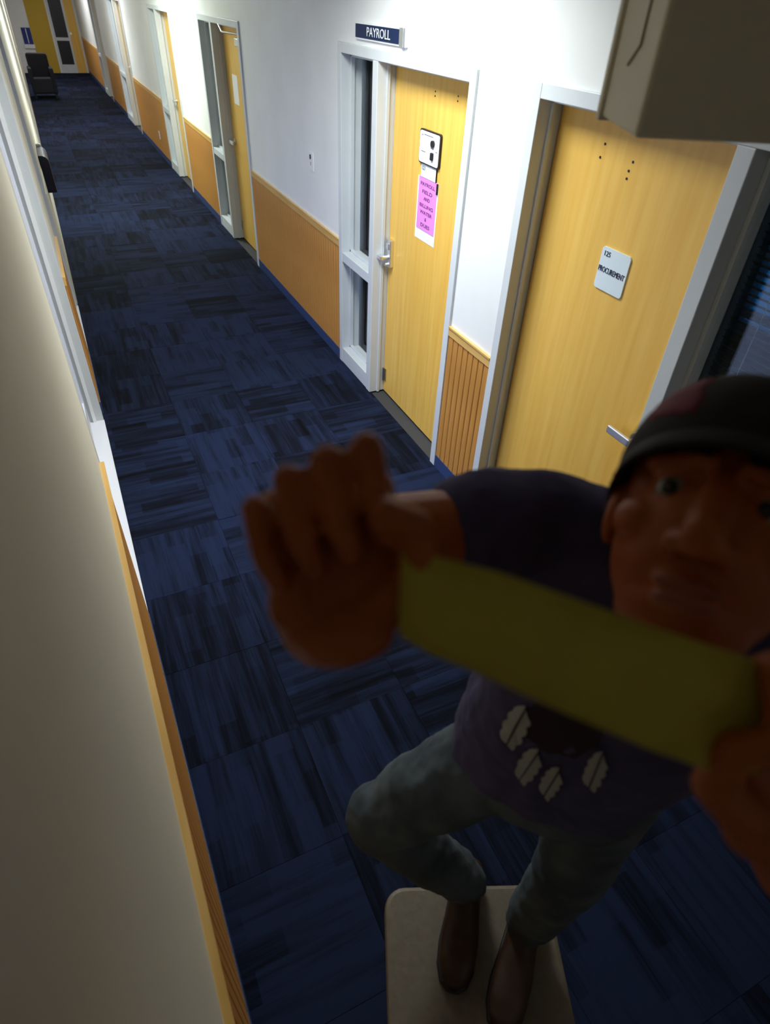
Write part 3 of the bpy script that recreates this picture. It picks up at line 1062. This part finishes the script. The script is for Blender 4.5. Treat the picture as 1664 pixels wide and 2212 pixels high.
# shirt
SHF = Vector((-0.905, 0.423, -0.04)) * 0.03
bm = bmesh.new()
loft(bm, [ring(tp(0.12) + SHF, 0.168, 0.132), ring(tp(0.18) + SHF, 0.168, 0.132), ring(tp(0.32) + SHF * 0.8, 0.168, 0.128), ring(tp(0.6), 0.176, 0.128), ring(tp(0.84), 0.178, 0.116), ring(tp(0.93), 0.14, 0.095), ring(tp(1.0), 0.078, 0.072)])
for a, b in ((RSH, REL), (LSH, LEL)):
    limb(bm, a, 0.067, a.lerp(b, 0.36), 0.063)
    limb(bm, NB + Vector((0, 0, -0.028)), 0.068, a, 0.066)
    limb(bm, tp(0.8), 0.09, a, 0.064)
sb = remesh(bm, 0.006, 4)
sb.normal_update()
wrinkle(sb, 0.006, 13.0)
wrinkle(sb, 0.0022, 38.0)
for v in sb.verts:             # vertical folds at the waist
    t_ = (v.co.z - 1.25) / 0.25
    if t_ < 1:
        d_ = (v.co - PEL)
        v.co += v.normal * 0.004 * (1 - max(0, t_)) * math.sin(d_.dot(LEFT) * 95)
shirt = obj('shirt', sb, M_SHIRT, body, True)

# jeans
bm = bmesh.new()
loft(bm, [ring(tp(-0.16), 0.135, 0.105), ring(tp(-0.05), 0.166, 0.120), ring(tp(0.08), 0.160, 0.114), ring(tp(0.16), 0.150, 0.108)])
for a, b, c in ((RHP, RKN, RAN), (LHP, LKN, LAN)):
    limb(bm, a, 0.092, b, 0.072)
    limb(bm, b, 0.071, b.lerp(c, 0.35), 0.068)
    limb(bm, b.lerp(c, 0.35), 0.068, c.lerp(b, 0.06), 0.060)
jb = remesh(bm, 0.007, 4)
wrinkle(jb, 0.008, 10.0)
wrinkle(jb, 0.003, 30.0)
jeans = obj('jeans', jb, M_JEANS, body, True)

# shoes resting on the seat
for an, d in ((RAN, Vector((-0.62, -0.78, 0))), (LAN, Vector((-0.74, -0.67, 0)))):
    d.normalize()
    sd = Vector((-d.y, d.x, 0))
    z0 = 0.4605
    bs = Vector((an.x, an.y, z0))
    bm = bmesh.new()
    rr = []
    for t_, w, h in ((-0.075, 0.026, 0.060), (-0.06, 0.036, 0.085), (-0.01, 0.039, 0.10), (0.05, 0.042, 0.078), (0.11, 0.048, 0.058), (0.165, 0.046, 0.048), (0.20, 0.034, 0.036), (0.215, 0.016, 0.024)):
        rr.append((bs + d * t_ + Vector((0, 0, h / 2 + 0.012)), sd, Vector((0, 0, 1)), w, h / 2))
    loft(bm, rr, 20)
    limb(bm, bs + Vector((0, 0, 0.055)), 0.044, bs + Vector((0, 0, 0.095)), 0.046)
    sh = obj('shoe', remesh(bm, 0.005, 3), M_SHOE, body, True)
    bm = bmesh.new()
    loft(bm, [(bs + d * t_ + Vector((0, 0, 0.007)), sd, Vector((0, 0, 1)), w, 0.007) for t_, w in ((-0.08, 0.024), (-0.06, 0.038), (0.0, 0.040), (0.06, 0.044), (0.12, 0.050), (0.17, 0.047), (0.205, 0.034), (0.22, 0.014))], 16)
    obj('sole', bm, M_BLACK, sh)

# feather prints on the shirt front
dg = bpy.context.evaluated_depsgraph_get()
dg.update()
bvh = BVHTree.FromObject(shirt, dg)


def on_shirt(u, v, lift=0.0015):
    """point of the shirt front that the photograph shows at (u, v)"""
    d = (px(u, v, 1.0) - CAM).normalized()
    hit = bvh.ray_cast(CAM, d)
    if hit[0] is None:
        return None
    n = hit[1] if hit[1].dot(d) < 0 else -hit[1]
    return hit[0] + n * lift


def decal(name, outline, m, lift=0.0015, parent=None, grid=10):
    us = [p[0] for p in outline]
    vs_ = [p[1] for p in outline]
    bm = bmesh.new()
    vv = []
    ok = True
    for p in outline:
        q = on_shirt(p[0], p[1], lift)
        if q is None:
            ok = False
            break
        vv.append(bm.verts.new(q))
    if not ok or len(vv) < 3:
        bm.free()
        return None
    c = bm.verts.new(on_shirt(sum(us) / len(us), sum(vs_) / len(vs_), lift + 0.0008))
    for i in range(len(vv)):
        bm.faces.new((vv[i], vv[(i + 1) % len(vv)], c))
    return obj(name, bm, m, parent, True)


def feather(cx, cy, length, width, ang, tilt=0.0):
    a = math.radians(ang)
    ax, ay = math.cos(a), -math.sin(a)     # quill direction (towards the top)
    bx_, by_ = -ay, ax
    L, Rr = [], []
    n = 12
    for i in range(n + 1):
        t_ = i / n
        w = width * (0.36 + 0.6 * t_ if t_ < 0.25 else 0.51 if t_ < 0.7 else 0.51 * (1 - ((t_ - 0.7) / 0.3) ** 2 * 0.8))
        wl, wr = w * (1.0 if i % 3 else 0.80), w * (1.0 if (i + 1) % 3 else 0.78)
        s = (t_ - 0.5) * length
        L.append((cx + ax * (s + 5) - bx_ * wl, cy + ay * (s + 5) - by_ * wl))
        Rr.append((cx + ax * (s - 6) + bx_ * wr, cy + ay * (s - 6) + by_ * wr))
    f = decal('feather_print', L + Rr[::-1], M_FEATHER, 0.0035, shirt)
    if f:
        q0, q1 = (cx - ax * length * 0.5, cy - ay * length * 0.5), (cx + ax * length * 0.58, cy + ay * length * 0.58)
        b = 1.6
        decal('quill', [(q0[0] - bx_ * b, q0[1] - by_ * b), (q1[0] - bx_ * b, q1[1] - by_ * b), (q1[0] + bx_ * b, q1[1] + by_ * b), (q0[0] + bx_ * b, q0[1] + by_ * b)], M_PRINT, 0.0055, f)


def blob(cx, cy, rx, ry, n=18):
    return [(cx + rx * math.cos(2 * math.pi * i / n) * (1 + 0.12 * math.sin(5 * i)), cy + ry * math.sin(2 * math.pi * i / n) * (1 + 0.1 * math.cos(3 * i))) for i in range(n)]


decal('dark_print', blob(1225, 1560, 92, 72), M_PRINT, 0.002, shirt)
feather(1118, 1566, 88, 54, 60)
feather(1145, 1650, 74, 46, 56)
feather(1192, 1686, 66, 44, 56)
feather(1288, 1660, 78, 46, 66)

# tape stretched between the two fists
bm = bmesh.new()
top = [(868, 1180, 0.302), (920, 1196, 0.304), (1080, 1236, 0.308), (1250, 1296, 0.313), (1420, 1356, 0.318), (1560, 1402, 0.320), (1650, 1432, 0.322), (1700, 1450, 0.323)]
bot = [(862, 1372, 0.304), (910, 1404, 0.306), (1060, 1468, 0.310), (1230, 1545, 0.314), (1400, 1618, 0.319), (1540, 1668, 0.321), (1620, 1672, 0.323), (1690, 1640, 0.324)]
rowa = []
for (u0, v0, z0), (u1, v1, z1) in zip(top, bot):
    rowa.append([bm.verts.new(px(u0 + (u1 - u0) * k / 3, v0 + (v1 - v0) * k / 3, z0 + (z1 - z0) * k / 3)) for k in range(4)])
for a, b in zip(rowa, rowa[1:]):
    for k in range(3):
        bm.faces.new((a[k], b[k], b[k + 1], a[k + 1]))
tape = obj('tape_strip', bm, M_TAPE, None, True)
sm = tape.modifiers.new('s', 'SOLIDIFY')
sm.thickness = 0.0006
tag(tape, 'olive yellow strip of tape stretched between both fists', 'tape')
